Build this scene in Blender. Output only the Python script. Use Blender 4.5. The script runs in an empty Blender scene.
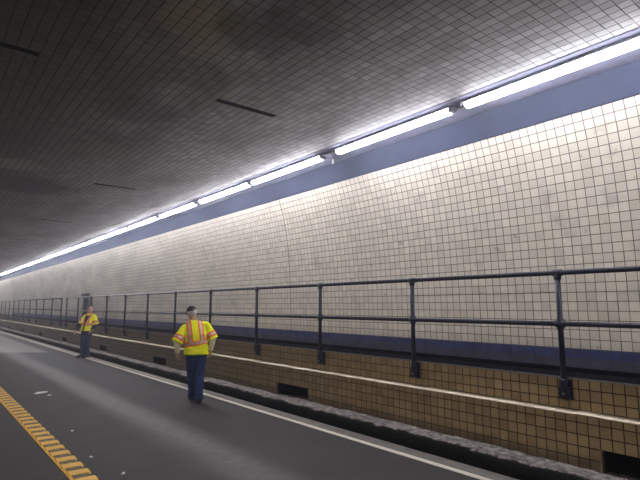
import bpy, bmesh, math, random
import numpy as np
from mathutils import Vector, Matrix, noise

random.seed(7); RNG = np.random.default_rng(7)
scn = bpy.context.scene
COL = scn.collection

# ------------------------------------------------------------------ camera, world, exposure
CAM_H = 1.75
PITCH = math.radians(7.52); YAW = math.radians(38.77); FPX = 500.0
cam_data = bpy.data.cameras.new('camera'); cam = bpy.data.objects.new('camera', cam_data); COL.objects.link(cam)
cam.location = (0, 0, CAM_H); cam.rotation_euler = (math.pi/2 + PITCH, 0, -YAW)
cam_data.sensor_width = 36.0; cam_data.lens = FPX/640*36.0; cam_data.clip_start = 0.05; cam_data.clip_end = 300
scn.camera = cam
world = bpy.data.worlds.new('world'); scn.world = world; world.use_nodes = True
world.node_tree.nodes['Background'].inputs[0].default_value = (0.5, 0.55, 0.65, 1)
world.node_tree.nodes['Background'].inputs[1].default_value = 0.004
scn.view_settings.view_transform = 'Standard'; scn.view_settings.look = 'None'
scn.view_settings.gamma = 1.0; scn.view_settings.use_curve_mapping = False
scn.view_settings.exposure = 0.38
LAMP_STRENGTH = 37.0
LEFT_FILL = 1.05                   # strength of the unseen added fill row over the near lane, relative to the tubes
LAMP_COLOR = (0.95, 0.945, 1.0)
HAZE_DENSITY = 0.0095            # thin exhaust haze filling the bore
_vs = world.node_tree.nodes.new('ShaderNodeVolumeScatter'); _vs.inputs['Color'].default_value = (0.80, 0.83, 1.0, 1)
_vs.inputs['Density'].default_value = HAZE_DENSITY; _vs.inputs['Anisotropy'].default_value = 0.8
world.node_tree.links.new(_vs.outputs[0], world.node_tree.nodes['World Output'].inputs['Volume'])

_F = np.array([math.sin(YAW)*math.cos(PITCH), math.cos(YAW)*math.cos(PITCH), math.sin(PITCH)])
_R = np.array([math.cos(YAW), -math.sin(YAW), 0.0]); _U = np.cross(_R, _F)
def project(P):                       # world points -> pixels of a 640x480 frame
    d = np.asarray(P, float) - np.array([0, 0, CAM_H]); w = d @ _F
    w = np.where(np.abs(w) < 1e-6, 1e-6, w)
    return 320 + FPX*(d @ _R)/w, 240 - FPX*(d @ _U)/w, w

# ------------------------------------------------------------------ helpers
def tag(o, label=None, cat=None, group=None, kind=None):
    if label: o['label'] = label
    if cat: o['category'] = cat
    if group: o['group'] = group
    if kind: o['kind'] = kind
    return o
def link(name, me, mat=None, parent=None):
    o = bpy.data.objects.new(name, me); COL.objects.link(o)
    if mat is not None and not me.materials: me.materials.append(mat)
    if parent is not None: o.parent = parent
    return o
def empty(name, loc, rz=0.0):
    o = bpy.data.objects.new(name, None); COL.objects.link(o)
    o.location = loc; o.rotation_euler = (0, 0, rz); o.empty_display_size = 0.1
    return o
def from_bm(name, bm, mat, parent=None, smooth=False):
    bmesh.ops.recalc_face_normals(bm, faces=bm.faces)
    me = bpy.data.meshes.new(name); bm.to_mesh(me); bm.free()
    me.polygons.foreach_set('use_smooth', [bool(smooth)]*len(me.polygons))
    return link(name, me, mat, parent)
def bm_box(bm, x0, x1, y0, y1, z0, z1, bevel=0.0):
    r = bmesh.ops.create_cube(bm, size=1.0); vs = r['verts']
    for v in vs:
        v.co = Vector(((x0+x1)/2 + v.co.x*(x1-x0), (y0+y1)/2 + v.co.y*(y1-y0), (z0+z1)/2 + v.co.z*(z1-z0)))
    if bevel > 0:
        es = list({e for v in vs for e in v.link_edges})
        bmesh.ops.bevel(bm, geom=es, offset=bevel, segments=2, affect='EDGES', profile=0.5)
def bm_tube(bm, pts, radii, n=12, caps=True, ell=None):
    """tube along pts, a radius per point; ell=(a,b) flattens the section"""
    pts = [Vector(p) for p in pts]; m = len(pts); rings = []
    prev = None
    for i, p in enumerate(pts):
        t = (pts[min(i+1, m-1)] - pts[max(i-1, 0)]).normalized()
        ref = prev if prev is not None else (Vector((1, 0, 0)) if abs(t.x) < 0.9 else Vector((0, 1, 0)))
        u = (ref - t*ref.dot(t)).normalized(); v = t.cross(u); prev = u
        a, b = ell if ell else (1, 1)
        rings.append([bm.verts.new(p + (u*math.cos(2*math.pi*k/n)*a + v*math.sin(2*math.pi*k/n)*b)*radii[i]) for k in range(n)])
    for i in range(m-1):
        for k in range(n):
            bm.faces.new((rings[i][k], rings[i][(k+1) % n], rings[i+1][(k+1) % n], rings[i+1][k]))
    if caps:
        bm.faces.new(list(reversed(rings[0]))); bm.faces.new(rings[-1])
def bm_limb(bm, pts, radii, n=14, ell=None):
    """tube with rounded ends"""
    pts = [Vector(p) for p in pts]
    d0 = (pts[0]-pts[1]).normalized(); d1 = (pts[-1]-pts[-2]).normalized()
    P, Rr = [], []
    for a in (80, 50, 25): P.append(pts[0] + d0*radii[0]*math.sin(math.radians(a))); Rr.append(radii[0]*math.cos(math.radians(a)))
    P += pts; Rr += list(radii)
    for a in (25, 50, 80): P.append(pts[-1] + d1*radii[-1]*math.sin(math.radians(a))); Rr.append(radii[-1]*math.cos(math.radians(a)))
    bm_tube(bm, P, Rr, n, True, ell)
def bm_ellipsoid(bm, c, r, rot=None, seg=20):
    M = Matrix.Translation(Vector(c)) @ (rot.to_4x4() if rot else Matrix.Identity(4)) @ Matrix.Diagonal((r[0], r[1], r[2], 1))
    bmesh.ops.create_uvsphere(bm, u_segments=seg, v_segments=seg//2+2, radius=1.0, matrix=M)
def bm_loft(bm, rings, n=28):
    """rings: (centre, rx, ry) horizontal super-ellipses, bottom to top"""
    R_ = []
    for c, rx, ry in rings:
        vs = []
        for k in range(n):
            a = 2*math.pi*k/n; ca, sa = math.cos(a), math.sin(a)
            e = 0.8
            vs.append(bm.verts.new((c[0]+rx*math.copysign(abs(ca)**e, ca), c[1]+ry*math.copysign(abs(sa)**e, sa), c[2])))
        R_.append(vs)
    for i in range(len(R_)-1):
        for k in range(n):
            bm.faces.new((R_[i][k], R_[i][(k+1) % n], R_[i+1][(k+1) % n], R_[i+1][k]))
    bm.faces.new(list(reversed(R_[0]))); bm.faces.new(R_[-1])
def remeshed(name, bm, voxel, smooth_iter=4):
    """union of the overlapping closed shapes in bm as one continuous skin"""
    bmesh.ops.recalc_face_normals(bm, faces=bm.faces)
    me = bpy.data.meshes.new(name); bm.to_mesh(me); bm.free()
    o = bpy.data.objects.new(name+'_tmp', me); COL.objects.link(o)
    md = o.modifiers.new('r', 'REMESH'); md.mode = 'VOXEL'; md.voxel_size = voxel
    if smooth_iter:
        ms = o.modifiers.new('s', 'SMOOTH'); ms.iterations = smooth_iter; ms.factor = 0.5
    dg = bpy.context.evaluated_depsgraph_get(); dg.update()
    out = bpy.data.meshes.new_from_object(o.evaluated_get(dg)); out.name = name
    bpy.data.objects.remove(o); bpy.data.meshes.remove(me)
    out.polygons.foreach_set('use_smooth', [True]*len(out.polygons))
    return out
def np_mesh(name, verts, quads):
    me = bpy.data.meshes.new(name); nv, nf = len(verts), len(quads)
    me.vertices.add(nv); me.vertices.foreach_set('co', np.asarray(verts, np.float32).ravel())
    me.loops.add(nf*4); me.loops.foreach_set('vertex_index', np.asarray(quads, np.int32).ravel())
    me.polygons.add(nf); me.polygons.foreach_set('loop_start', np.arange(0, nf*4, 4, dtype=np.int32))
    me.polygons.foreach_set('use_smooth', [False]*nf)
    me.update(calc_edges=True); me.validate()
    return me

# ------------------------------------------------------------------ materials
class NT:
    def __init__(self, name):
        self.m = bpy.data.materials.new(name); self.m.use_nodes = True
        self.t = self.m.node_tree; self.n = self.t.nodes; self.b = self.n['Principled BSDF']
    def node(self, typ, **kw):
        x = self.n.new(typ)
        for k, v in kw.items(): setattr(x, k, v)
        return x
    def L(self, a, b): self.t.links.new(a, b)
    def val(self, sock, v):
        if hasattr(v, 'is_output') or isinstance(v, bpy.types.NodeSocket): self.L(v, sock)
        else: sock.default_value = v
    def math(self, op, a, b=0.0, clamp=False):
        x = self.node('ShaderNodeMath', operation=op); x.use_clamp = clamp
        self.val(x.inputs[0], a); self.val(x.inputs[1], b); return x.outputs[0]
    def mix(self, f, a, b, blend='MIX'):
        x = self.node('ShaderNodeMix', data_type='RGBA', blend_type=blend)
        self.val(x.inputs[0], f)
        for s, v in ((x.inputs[6], a), (x.inputs[7], b)):
            if isinstance(v, tuple): s.default_value = (*v[:3], 1)
            else: self.L(v, s)
        return x.outputs[2]
    def pos(self): return self.node('ShaderNodeNewGeometry').outputs['Position']
    def noise(self, vec, scale, detail=4.0, rough=0.55):
        x = self.node('ShaderNodeTexNoise'); x.inputs['Scale'].default_value = scale
        x.inputs['Detail'].default_value = detail; x.inputs['Roughness'].default_value = rough
        self.L(vec, x.inputs['Vector']); return x.outputs['Fac']
    def ramp(self, fac, lo, hi, a=0.0, b=1.0):
        x = self.node('ShaderNodeMapRange'); x.interpolation_type = 'SMOOTHSTEP'
        self.L(fac, x.inputs[0]); x.inputs[1].default_value = lo; x.inputs[2].default_value = hi
        x.inputs[3].default_value = a; x.inputs[4].default_value = b; return x.outputs[0]
    def mapped(self, vec, scale):
        x = self.node('ShaderNodeMapping'); x.inputs['Scale'].default_value = scale; self.L(vec, x.inputs['Vector']); return x.outputs[0]
    def sep(self, vec):
        x = self.node('ShaderNodeSeparateXYZ'); self.L(vec, x.inputs[0]); return x.outputs
    def attr(self, name):
        x = self.node('ShaderNodeAttribute'); x.attribute_name = name; return x.outputs['Fac']
    def bump(self, h, strength, dist):
        x = self.node('ShaderNodeBump'); x.inputs['Strength'].default_value = strength; x.inputs['Distance'].default_value = dist
        self.L(h, x.inputs['Height']); self.L(x.outputs[0], self.b.inputs['Normal'])
    def done(self, color, rough=0.6, metal=0.0, spec=0.5):
        self.val(self.b.inputs['Base Color'], (*color[:3], 1) if isinstance(color, tuple) else color)
        self.val(self.b.inputs['Roughness'], rough); self.b.inputs['Metallic'].default_value = metal
        self.b.inputs['Specular IOR Level'].default_value = spec
        return self.m
def plain(name, c, rough=0.6, metal=0.0, spec=0.5, var=0.12, scale=9.0, bump=0.0):
    m = NT(name); f = m.noise(m.pos(), scale)
    k = m.ramp(f, 0.3, 0.7)
    lo = tuple(v*(1-var) for v in c); hi = tuple(min(1, v*(1+var)) for v in c)
    if bump: m.bump(f, 0.6, bump)
    return m.done(m.mix(k, lo, hi), rough, metal, spec)
def blob(m, P, centre, radius, nscale=3.0, nw=0.6):
    """irregular stain mask around a world point"""
    d = m.node('ShaderNodeVectorMath', operation='DISTANCE'); m.L(P, d.inputs[0]); d.inputs[1].default_value = centre
    n = m.noise(P, nscale)
    dd = m.math('ADD', m.math('DIVIDE', d.outputs['Value'], radius), m.math('MULTIPLY', m.math('SUBTRACT', n, 0.5), nw*2))
    return m.ramp(dd, 0.55, 1.1, 1.0, 0.0)

def mat_wall_tile():
    m = NT('cream_glazed_tile'); P = m.pos(); t = m.attr('tint')
    c = m.mix(t, (0.65, 0.585, 0.50), (0.83, 0.76, 0.655))
    smudge = m.ramp(m.noise(P, 2.6, 5.0), 0.56, 0.78)
    c = m.mix(m.math('MULTIPLY', smudge, 0.55), c, (0.34, 0.31, 0.27))
    spots = m.ramp(m.noise(P, 7.5, 2.0), 0.66, 0.78)
    c = m.mix(m.math('MULTIPLY', spots, 0.5), c, (0.25, 0.23, 0.2))
    y_tone = m.ramp(m.sep(P)[1], 4.0, 22.0)                       # greyer and darker farther down the bore
    sn = m.math('MULTIPLY', y_tone, m.ramp(m.noise(m.mapped(P, (1, 0.6, 1.6)), 1.2), 0.25, 0.75, 0.45, 1.0))
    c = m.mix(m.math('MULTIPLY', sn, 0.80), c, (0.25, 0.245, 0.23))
    return m.done(c, 0.42, 0, 0.45)
def mat_low_tile():
    m = NT('tan_glazed_tile'); P = m.pos(); t = m.attr('tint')
    c = m.mix(t, (0.33, 0.23, 0.12), (0.50, 0.37, 0.21))
    d = m.ramp(m.noise(P, 4.0, 5.0), 0.5, 0.75)
    c = m.mix(m.math('MULTIPLY', d, 0.4), c, (0.16, 0.11, 0.06))
    low = m.ramp(m.math('ADD', m.sep(P)[2], m.math('MULTIPLY', m.math('SUBTRACT', m.noise(P, 5.0), 0.5), 0.12)), 0.20, 0.33, 1.0, 0.0)
    c = m.mix(m.math('MULTIPLY', low, 0.7), c, (0.05, 0.04, 0.03))   # road splash
    y_tone = m.ramp(m.sep(P)[1], 3.0, 14.0)  # darker brown farther down the bore
    c = m.mix(m.math('MULTIPLY', y_tone, 0.75), c, (0.075, 0.064, 0.052))
    return m.done(c, 0.45, 0, 0.4)
def mat_ceiling_tile():
    m = NT('sooty_shaded_ceiling_tile'); P = m.pos(); t = m.attr('tint')
    c = m.mix(t, (0.40, 0.385, 0.40), (0.62, 0.605, 0.63))
    s = m.ramp(m.noise(m.mapped(P, (1.4, 0.5, 1)), 0.9, 5.0), 0.38, 0.7)
    c = m.mix(m.math('MULTIPLY', s, 0.55), c, (0.16, 0.145, 0.13))
    far = m.ramp(m.sep(P)[0], 3.7, 0.3)                              # shade away from the tubes painted into the tiles, darker to the left
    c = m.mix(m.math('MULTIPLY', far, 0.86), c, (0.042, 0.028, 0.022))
    for ctr, r, col, k in STAINS:
        c = m.mix(m.math('MULTIPLY', blob(m, P, ctr, r), k), c, col)
    return m.done(c, 0.5, 0, 0.4)
CZ = 4.29
def ceil_pt(x, y):
    d = _F*FPX + _R*(x-320) + _U*(240-y); d = d/d[2]*(CZ-CAM_H); return (float(d[0]), float(d[1]), CZ)
STAINS = [(ceil_pt(206, 22), 0.42, (0.42, 0.35, 0.13), 0.5), (ceil_pt(205, 48), 0.25, (0.42, 0.35, 0.15), 0.4),
          (ceil_pt(100, 150), 0.5, (0.36, 0.33, 0.17), 0.4),
          (ceil_pt(262, 32), 0.5, (0.07, 0.06, 0.055), 0.6), (ceil_pt(300, 20), 0.5, (0.08, 0.07, 0.06), 0.5),
          (ceil_pt(200, 75), 0.4, (0.09, 0.08, 0.07), 0.4), (ceil_pt(25, 185), 1.1, (0.05, 0.045, 0.04), 0.7),
          (ceil_pt(18, 165), 0.5, (0.5, 0.48, 0.42), 0.5), (ceil_pt(140, 110), 0.6, (0.10, 0.09, 0.08), 0.5)]
def mat_asphalt():
    m = NT('asphalt'); P = m.pos(); X, Y, Z = m.sep(P)
    f = m.noise(P, 60.0, 3.0); g = m.noise(P, 1.3, 5.0)
    c = m.mix(m.ramp(f, 0.35, 0.7), (0.031, 0.027, 0.029), (0.058, 0.051, 0.053))
    c = m.mix(m.ramp(g, 0.4, 0.7), c, (0.031, 0.027, 0.028))
    # polished wheel path between the yellow strip and the edge line
    xs = m.math('ADD', X, m.math('MULTIPLY', m.math('SUBTRACT', m.noise(m.mapped(P, (0.5, 0.12, 1)), 2.0), 0.5), 0.5))
    d = m.math('ABSOLUTE', m.math('SUBTRACT', xs, 2.95))
    w = m.ramp(d, 0.05, 0.50, 1.0, 0.0)
    wn = m.math('MULTIPLY', w, m.ramp(m.noise(P, 9.0, 4.0), 0.3, 0.7, 0.6, 1.0))
    c = m.mix(m.math('MULTIPLY', wn, 0.62), c, (0.145, 0.132, 0.137))
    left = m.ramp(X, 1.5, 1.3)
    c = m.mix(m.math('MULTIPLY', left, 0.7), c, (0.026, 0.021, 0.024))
    patch = m.math('MULTIPLY', m.ramp(m.math('ADD', Y, m.math('MULTIPLY', X, 0.8)), 24.5, 25.2), m.ramp(X, 4.2, 4.0))
    c = m.mix(m.math('MULTIPLY', patch, 0.6), c, (0.34, 0.33, 0.32))
    m.bump(f, 0.35, 0.004)
    r = m.math('SUBTRACT', 0.72, m.math('MULTIPLY', wn, 0.18))
    return m.done(c, r, 0, 0.4)
def mat_worn_paint(name, c, under, amt, scale=14.0, stretch=(1, 1, 1)):
    m = NT(name); P = m.pos(); w = m.ramp(m.noise(m.mapped(P, stretch), scale, 6.0, 0.7), amt, amt+0.14)
    return m.done(m.mix(w, c, under), 0.6, 0, 0.4)
def mat_emit(name, c, s):
    m = NT(name); m.b.inputs['Emission Color'].default_value = (*c, 1); m.b.inputs['Emission Strength'].default_value = s
    return m.done((0.9, 0.9, 0.9), 0.4)

M = dict(
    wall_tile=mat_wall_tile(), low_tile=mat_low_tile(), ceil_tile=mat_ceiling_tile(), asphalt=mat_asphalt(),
    grout=plain('wall_grout', (0.15, 0.12, 0.095), 0.9), dark_grout=plain('dark_grout', (0.03, 0.022, 0.016), 0.95),
    ceil_grout=plain('ceiling_grout', (0.05, 0.045, 0.042), 0.95),
    blue=plain('blue_tile', (0.045, 0.055, 0.15), 0.4, var=0.25, scale=6), dull_blue=plain('dull_blue_tile', (0.06, 0.06, 0.095), 0.5, var=0.2, scale=6),
    cornice=plain('blue_cornice_paint', (0.036, 0.043, 0.072), 0.85, spec=0.05, var=0.12, scale=1.5), strip=plain('lavender_paint', (0.28, 0.28, 0.39), 0.85, spec=0.05, var=0.08, scale=2.0),
    black=plain('black_walkway', (0.008, 0.008, 0.010), 0.9, spec=0.0), void=plain('dark_recess', (0.012, 0.011, 0.010), 0.95),  # recess and slot linings are near-black
    nosing=plain('steel_nosing', (0.30, 0.29, 0.29), 0.45, 0.6), ledge=plain('pale_ledge_tile', (0.86, 0.76, 0.60), 0.5, var=0.1, scale=5),
    jamb=plain('jamb_tile', (0.30, 0.22, 0.13), 0.5), kerb=NT('rough_kerb'), gutter=plain('gutter_concrete', (0.15, 0.138, 0.125), 0.9, var=0.12, scale=4),
    rail=plain('navy_rail_paint', (0.011, 0.014, 0.036), 0.30, 0.0, 0.5, var=0.3, scale=18), bolt=plain('bolt_steel', (0.25, 0.25, 0.27), 0.4, 0.8),
    white_line=mat_worn_paint('worn_white_paint', (0.62, 0.58, 0.50), (0.22, 0.2, 0.18), 0.66, 14, (1, 0.15, 1)),
    yellow=mat_worn_paint('yellow_thermoplastic', (0.80, 0.47, 0.085), (0.42, 0.24, 0.05), 0.62, 22),
    yellow_worn=mat_worn_paint('worn_yellow_rib', (0.62, 0.36, 0.06), (0.035, 0.03, 0.025), 0.36, 45),
    housing=plain('lamp_housing', (0.50, 0.50, 0.62), 0.5), cap=plain('lamp_end_cap', (0.42, 0.42, 0.50), 0.6),
    lens=mat_emit('lit_lens', LAMP_COLOR, LAMP_STRENGTH), far_wall=plain('far_cream_tile', (0.55, 0.52, 0.46), 0.5, var=0.1, scale=2),
    scrap=plain('litter_white', (0.9, 0.89, 0.87), 0.7), post_grey=plain('pale_grey_post', (0.42, 0.39, 0.36), 0.6), dark_cap=plain('black_cap', (0.02, 0.02, 0.022), 0.5),
)
_k = M['kerb']; P = _k.pos(); f = _k.noise(P, 14.0, 6.0, 0.65); g = _k.noise(P, 3.0, 4.0)
c = _k.mix(_k.ramp(f, 0.35, 0.68), (0.10, 0.09, 0.085), (0.33, 0.305, 0.29)); c = _k.mix(_k.math('MULTIPLY', _k.ramp(g, 0.5, 0.7), 0.5), c, (0.09, 0.08, 0.075))
face = _k.ramp(_k.math('ADD', _k.sep(P)[0], _k.math('MULTIPLY', _k.math('SUBTRACT', f, 0.5), 0.10)), 4.955, 4.985, 1.0, 0.0)
c = _k.mix(face, c, (0.014, 0.013, 0.013))                      # near-black kerb face
_k.bump(f, 0.9, 0.03); M['kerb'] = _k.done(c, 0.95, 0, 0.05)

# ------------------------------------------------------------------ the tunnel shell
Y0, Y1 = -12.0, 62.0          # bore length that is built
T0, T1 = -1.0, 46.0           # stretch with tiles as geometry
PT = 0.1077                   # tile pitch
XLOW, XUP = 5.255, 5.352       # tile face of the walkway wall below / above its ledge
XL = -2.4                     # left wall
ZWALK = 1.0; ZKERB = 0.17
_zs = np.array([1.0, 1.26, 1.75, 2.28, 2.65, 3.016, 3.36, 3.67, 3.97]); _xs = np.array([5.985, 5.982, 5.972, 5.95, 5.92, 5.88, 5.815, 5.735, 5.63])
_pf = np.polyfit(_zs, _xs, 4)
def wall_x(z): return float(np.polyval(_pf, z))
# arc-length table of the curved wall, measured from the top of the blue band
_tz = np.linspace(1.0, 4.1, 1200); _tx = np.polyval(_pf, _tz)
_ts = np.concatenate([[0], np.cumsum(np.hypot(np.diff(_tz), np.diff(_tx)))]); _ts -= np.interp(1.262, _tz, _ts)
def wall_at(s): return float(np.interp(s, _ts, _tx)), float(np.interp(s, _ts, _tz))

def tile_mesh(name, C, U, V, N, hu, hv, depth, tint, inset=0.0012, jitter=0.0):
    """C,U,V,N: (n,3) arrays; one frustum (5 quads) per tile"""
    n = len(C); hu = np.broadcast_to(hu, n)[:, None]; hv = np.broadcast_to(hv, n)[:, None]
    verts = np.empty((n, 8, 3)); sg = [(-1, -1), (1, -1), (1, 1), (-1, 1)]
    for k, (a, b) in enumerate(sg):
        verts[:, k] = C + U*hu*a + V*hv*b - N*depth
        dz = (RNG.normal(0, jitter, n)[:, None] if jitter else 0)
        verts[:, 4+k] = C + U*(hu-inset)*a + V*(hv-inset)*b + N*dz
    base = (np.arange(n)*8)[:, None, None]
    q = np.array([[4, 5, 6, 7], [0, 1, 5, 4], [1, 2, 6, 5], [2, 3, 7, 6], [3, 0, 4, 7]])[None] + base
    flip = np.einsum('ij,ij->i', np.cross(U, V), N) < 0
    q[flip] = q[flip][:, :, ::-1]
    me = np_mesh(name, verts.reshape(-1, 3), q.reshape(-1, 4))
    a = me.attributes.new('tint', 'FLOAT', 'FACE'); a.data.foreach_set('value', np.repeat(tint, 5).astype(np.float32))
    return me
def unit_tile(name, hu, hv, depth, tint, mat):
    """single tile with a rounded shoulder: local X=U, Y=V, Z=normal"""
    vs = []
    lv = [(hu, hv, -depth), (hu-0.0004, hv-0.0004, -0.0008), (hu-0.0014, hv-0.0014, 0.0)]
    for a, b, z in lv: vs += [(-a, -b, z), (a, -b, z), (a, b, z), (-a, b, z)]
    q = []
    for l in (0, 4):
        for k in range(4): q.append((l+k, l+(k+1) % 4, l+4+(k+1) % 4, l+4+k))
    q.append((8, 9, 10, 11))
    me = np_mesh(name, vs, q); me.materials.append(mat)
    a = me.attributes.new('tint', 'FLOAT', 'FACE'); a.data.foreach_set('value', [tint]*len(q))
    return me
def tile_field(parent, piece, C, U, V, N, hu, hv, mat, depth=0.004, limit=300, tint=None, jitter=0.00012, tilt=0.003):
    """the `limit` tiles that show largest become objects of their own, the rest one stuff mesh"""
    C = np.asarray(C); U = np.asarray(U); V = np.asarray(V); N = np.asarray(N); n = len(C)
    hu = np.broadcast_to(hu, n); hv = np.broadcast_to(hv, n)
    tint = RNG.beta(2.2, 2.0, n) if tint is None else tint
    px, py, w = project(C); inside = (w > 0.1) & (px > -4) & (px < 644) & (py > -4) & (py < 484)
    d = np.linalg.norm(C - np.array([0, 0, CAM_H]), axis=1)
    full = (np.abs(hu - np.median(hu)) < 1e-4) & (np.abs(hv - np.median(hv)) < 1e-4)
    area = np.abs(np.einsum('ij,ij->i', N, (C - np.array([0, 0, CAM_H]))/d[:, None]))/d**2
    area[~(inside & full)] = -1
    order = np.argsort(-area); pick = order[:limit]; pick = pick[area[pick] > 0]
    H, K = float(np.median(hu)), float(np.median(hv))
    variants = [unit_tile(piece, H, K, depth, t, mat) for t in np.linspace(0.04, 0.96, 16)]
    for i in pick:
        o = bpy.data.objects.new(piece, variants[int(tint[i]*15.99)]); COL.objects.link(o)
        Nn = Vector(N[i]); Uu = Vector(U[i]); Vv = Nn.cross(Uu)
        R3 = Matrix((Uu, Vv, Nn)).transposed()
        R3 = R3 @ Matrix.Rotation(random.gauss(0, tilt), 3, 'X') @ Matrix.Rotation(random.gauss(0, tilt), 3, 'Y')
        o.matrix_world = Matrix.Translation(Vector(C[i])) @ R3.to_4x4(); o.parent = parent
    rest = np.ones(n, bool); rest[pick] = False
    if rest.any():
        me = tile_mesh(piece+'_field', C[rest], U[rest], V[rest], N[rest], hu[rest], hv[rest], depth, tint[rest], jitter=jitter)
        o = link(piece+'_field', me, mat, parent); o['kind'] = 'stuff'
def holed(u0, u1, v0, v1, holes):
    """rectangles (ua,ub,va,vb) that tile the area outside the holes; holes (ua,ub,va,vb)"""
    cuts = sorted({v0, v1, *[h[2] for h in holes], *[h[3] for h in holes]}); out = []
    cuts = [c for c in cuts if v0 <= c <= v1]
    for a, b in zip(cuts, cuts[1:]):
        hs = sorted((h[0], h[1]) for h in holes if h[2] <= a+1e-6 and h[3] >= b-1e-6); x = u0
        for ha, hb in hs:
            if ha > x: out.append((x, ha, a, b))
            x = max(x, hb)
        if x < u1: out.append((x, u1, a, b))
    return out

# ---- road
bm = bmesh.new()
nx = 8
bm_box(bm, XL, 4.93, Y0, Y1, -0.20, 0.0)
floor = tag(from_bm('floor', bm, M['asphalt']), 'dark asphalt road surface with a paler polished wheel path', 'road', kind='structure')

# ---- kerb with rough crumbling top
prof = [(4.925, -0.02), (4.925, 0.06), (4.93, 0.13), (4.955, 0.158), (4.99, 0.170), (5.05, 0.176), (5.12, 0.174), (5.20, 0.172), (5.28, 0.172), (5.34, 0.175)]
ys = np.concatenate([np.arange(T0, 14, 0.035), np.arange(14, 62.01, 0.15)])
kv = []
for y in ys:
    for i, (x, z) in enumerate(prof):
        if 1 <= i:
            v = Vector((x*5.0, y*5.0, z*5))
            a = noise.fractal(v, 1.0, 2.0, 4)*0.016 + noise.noise(v*0.35)*0.016
            e = abs(noise.noise(Vector((x*14, y*14, 3.3))))**1.5*0.02
            amp = 1.0 if i >= 3 else 0.35
            kv.append((x + (0.012*noise.noise(Vector((y*6, z*9, 1.0))) if i in (2, 3, 4) else 0), y, z + amp*(a + e) if i >= 2 else z))
        else: kv.append((x, y, z))
n = len(prof); q = [(r*n+i, (r+1)*n+i, (r+1)*n+i+1, r*n+i+1) for r in range(len(ys)-1) for i in range(n-1)]
me = np_mesh('kerb', kv, q); me.polygons.foreach_set('use_smooth', [True]*len(q))
kerb = tag(link('trim_1', me, M['kerb']), 'rough crumbling kerb with black face below the tan tiles', 'kerb', kind='structure')
# gutter band between edge line and kerb
bm = bmesh.new(); bm_box(bm, 4.735, 4.93, T0, Y1, -0.01, 0.004)
tag(from_bm('trim_2', bm, M['gutter']), 'narrow pale gutter band along the foot of the kerb', 'gutter', kind='structure')

# ---- walkway wall (low, tan tiles) with drain recesses
REC = []
col0 = 2.15
for c_ in (1.22, 6.90, 12.97, 18.28, 24.05, 29.62, 35.3, 41.0):
    a = round((c_-T0)/PT)*PT + T0; b = a + round(0.93/PT)*PT
    REC.append((a, b, 0.10, 0.3735))
ZL0, ZL1 = 0.665, 0.700       # ledge lower / upper edge
rows_low = [(0.10, 0.151), (0.151, 0.262), (0.262, 0.3735), (0.3735, 0.486), (0.486, 0.598), (0.598, 0.672)]
rows_up = [(0.700, 0.796), (0.796, 0.907), (0.907, 1.015)]
bm = bmesh.new()
for (ua, ub, va, vb) in holed(Y0, Y1, 0.0, 0.66, REC):
    bm.faces.new([bm.verts.new((XLOW+0.0025, y, z)) for y, z in ((ua, va), (ub, va), (ub, vb), (ua, vb))])
bm.faces.new([bm.verts.new(p) for p in ((XLOW+0.0025, Y0, 0.66), (XLOW+0.0025, Y1, 0.66), (XUP+0.0025, Y1, 0.69), (XUP+0.0025, Y0, 0.69))])
bm.faces.new([bm.verts.new(p) for p in ((XUP+0.0025, Y0, 0.69), (XUP+0.0025, Y1, 0.69), (XUP+0.0025, Y1, 1.0), (XUP+0.0025, Y0, 1.0))])
wall_low = tag(from_bm('wall_walkway', bm, M['dark_grout']), 'low tan tiled wall carrying the raised walkway', 'wall', kind='structure')
C, HV, HU = [], [], []
ncol = int((T1-T0)/PT)
for rows, X in ((rows_low, XLOW), (rows_up, XUP)):
    for a, b in rows:
        for j in range(ncol):
            y = T0 + (j+0.5)*PT
            if X == XLOW and any(r[0] < y < r[1] and (a+b)/2 < r[3] for r in REC):
                continue
            top = b
            C.append((X, y, (a+b)/2)); HV.append((top-a)/2-0.0046); HU.append(PT/2-0.0046)
C = np.array(C); nn = len(C)
# rows whose joint meets the recess top
tile_field(wall_low, 'tan_tile', C, np.tile([0, -1.0, 0], (nn, 1)), np.tile([0, 0, 1.0], (nn, 1)), np.tile([-1.0, 0, 0], (nn, 1)), np.array(HU), np.array(HV), M['low_tile'])
# far plain stretch
bm = bmesh.new(); bm.faces.new([bm.verts.new(p) for p in ((XLOW, T1, 0.1), (XLOW, Y1, 0.1), (XLOW, Y1, 0.665), (XLOW, T1, 0.665))])
bm.faces.new([bm.verts.new(p) for p in ((XUP, T1, 0.7), (XUP, Y1, 0.7), (XUP, Y1, 1.0), (XUP, T1, 1.0))])
from_bm('far_facing', bm, M['low_tile'], wall_low)
# recess linings
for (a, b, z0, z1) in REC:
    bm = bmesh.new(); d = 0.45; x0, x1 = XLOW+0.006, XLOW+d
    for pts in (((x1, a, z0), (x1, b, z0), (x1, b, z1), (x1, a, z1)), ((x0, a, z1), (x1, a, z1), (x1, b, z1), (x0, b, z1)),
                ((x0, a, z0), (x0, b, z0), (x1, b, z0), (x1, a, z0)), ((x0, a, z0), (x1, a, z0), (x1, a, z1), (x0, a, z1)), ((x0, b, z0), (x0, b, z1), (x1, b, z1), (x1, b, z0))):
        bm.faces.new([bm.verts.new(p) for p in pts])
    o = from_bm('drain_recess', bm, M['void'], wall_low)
    bm = bmesh.new(); bm_box(bm, XLOW-0.004, XLOW+0.05, b-0.002, b+0.012, z0, z1)
    from_bm('recess_jamb', bm, M['jamb'], wall_low)
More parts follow.
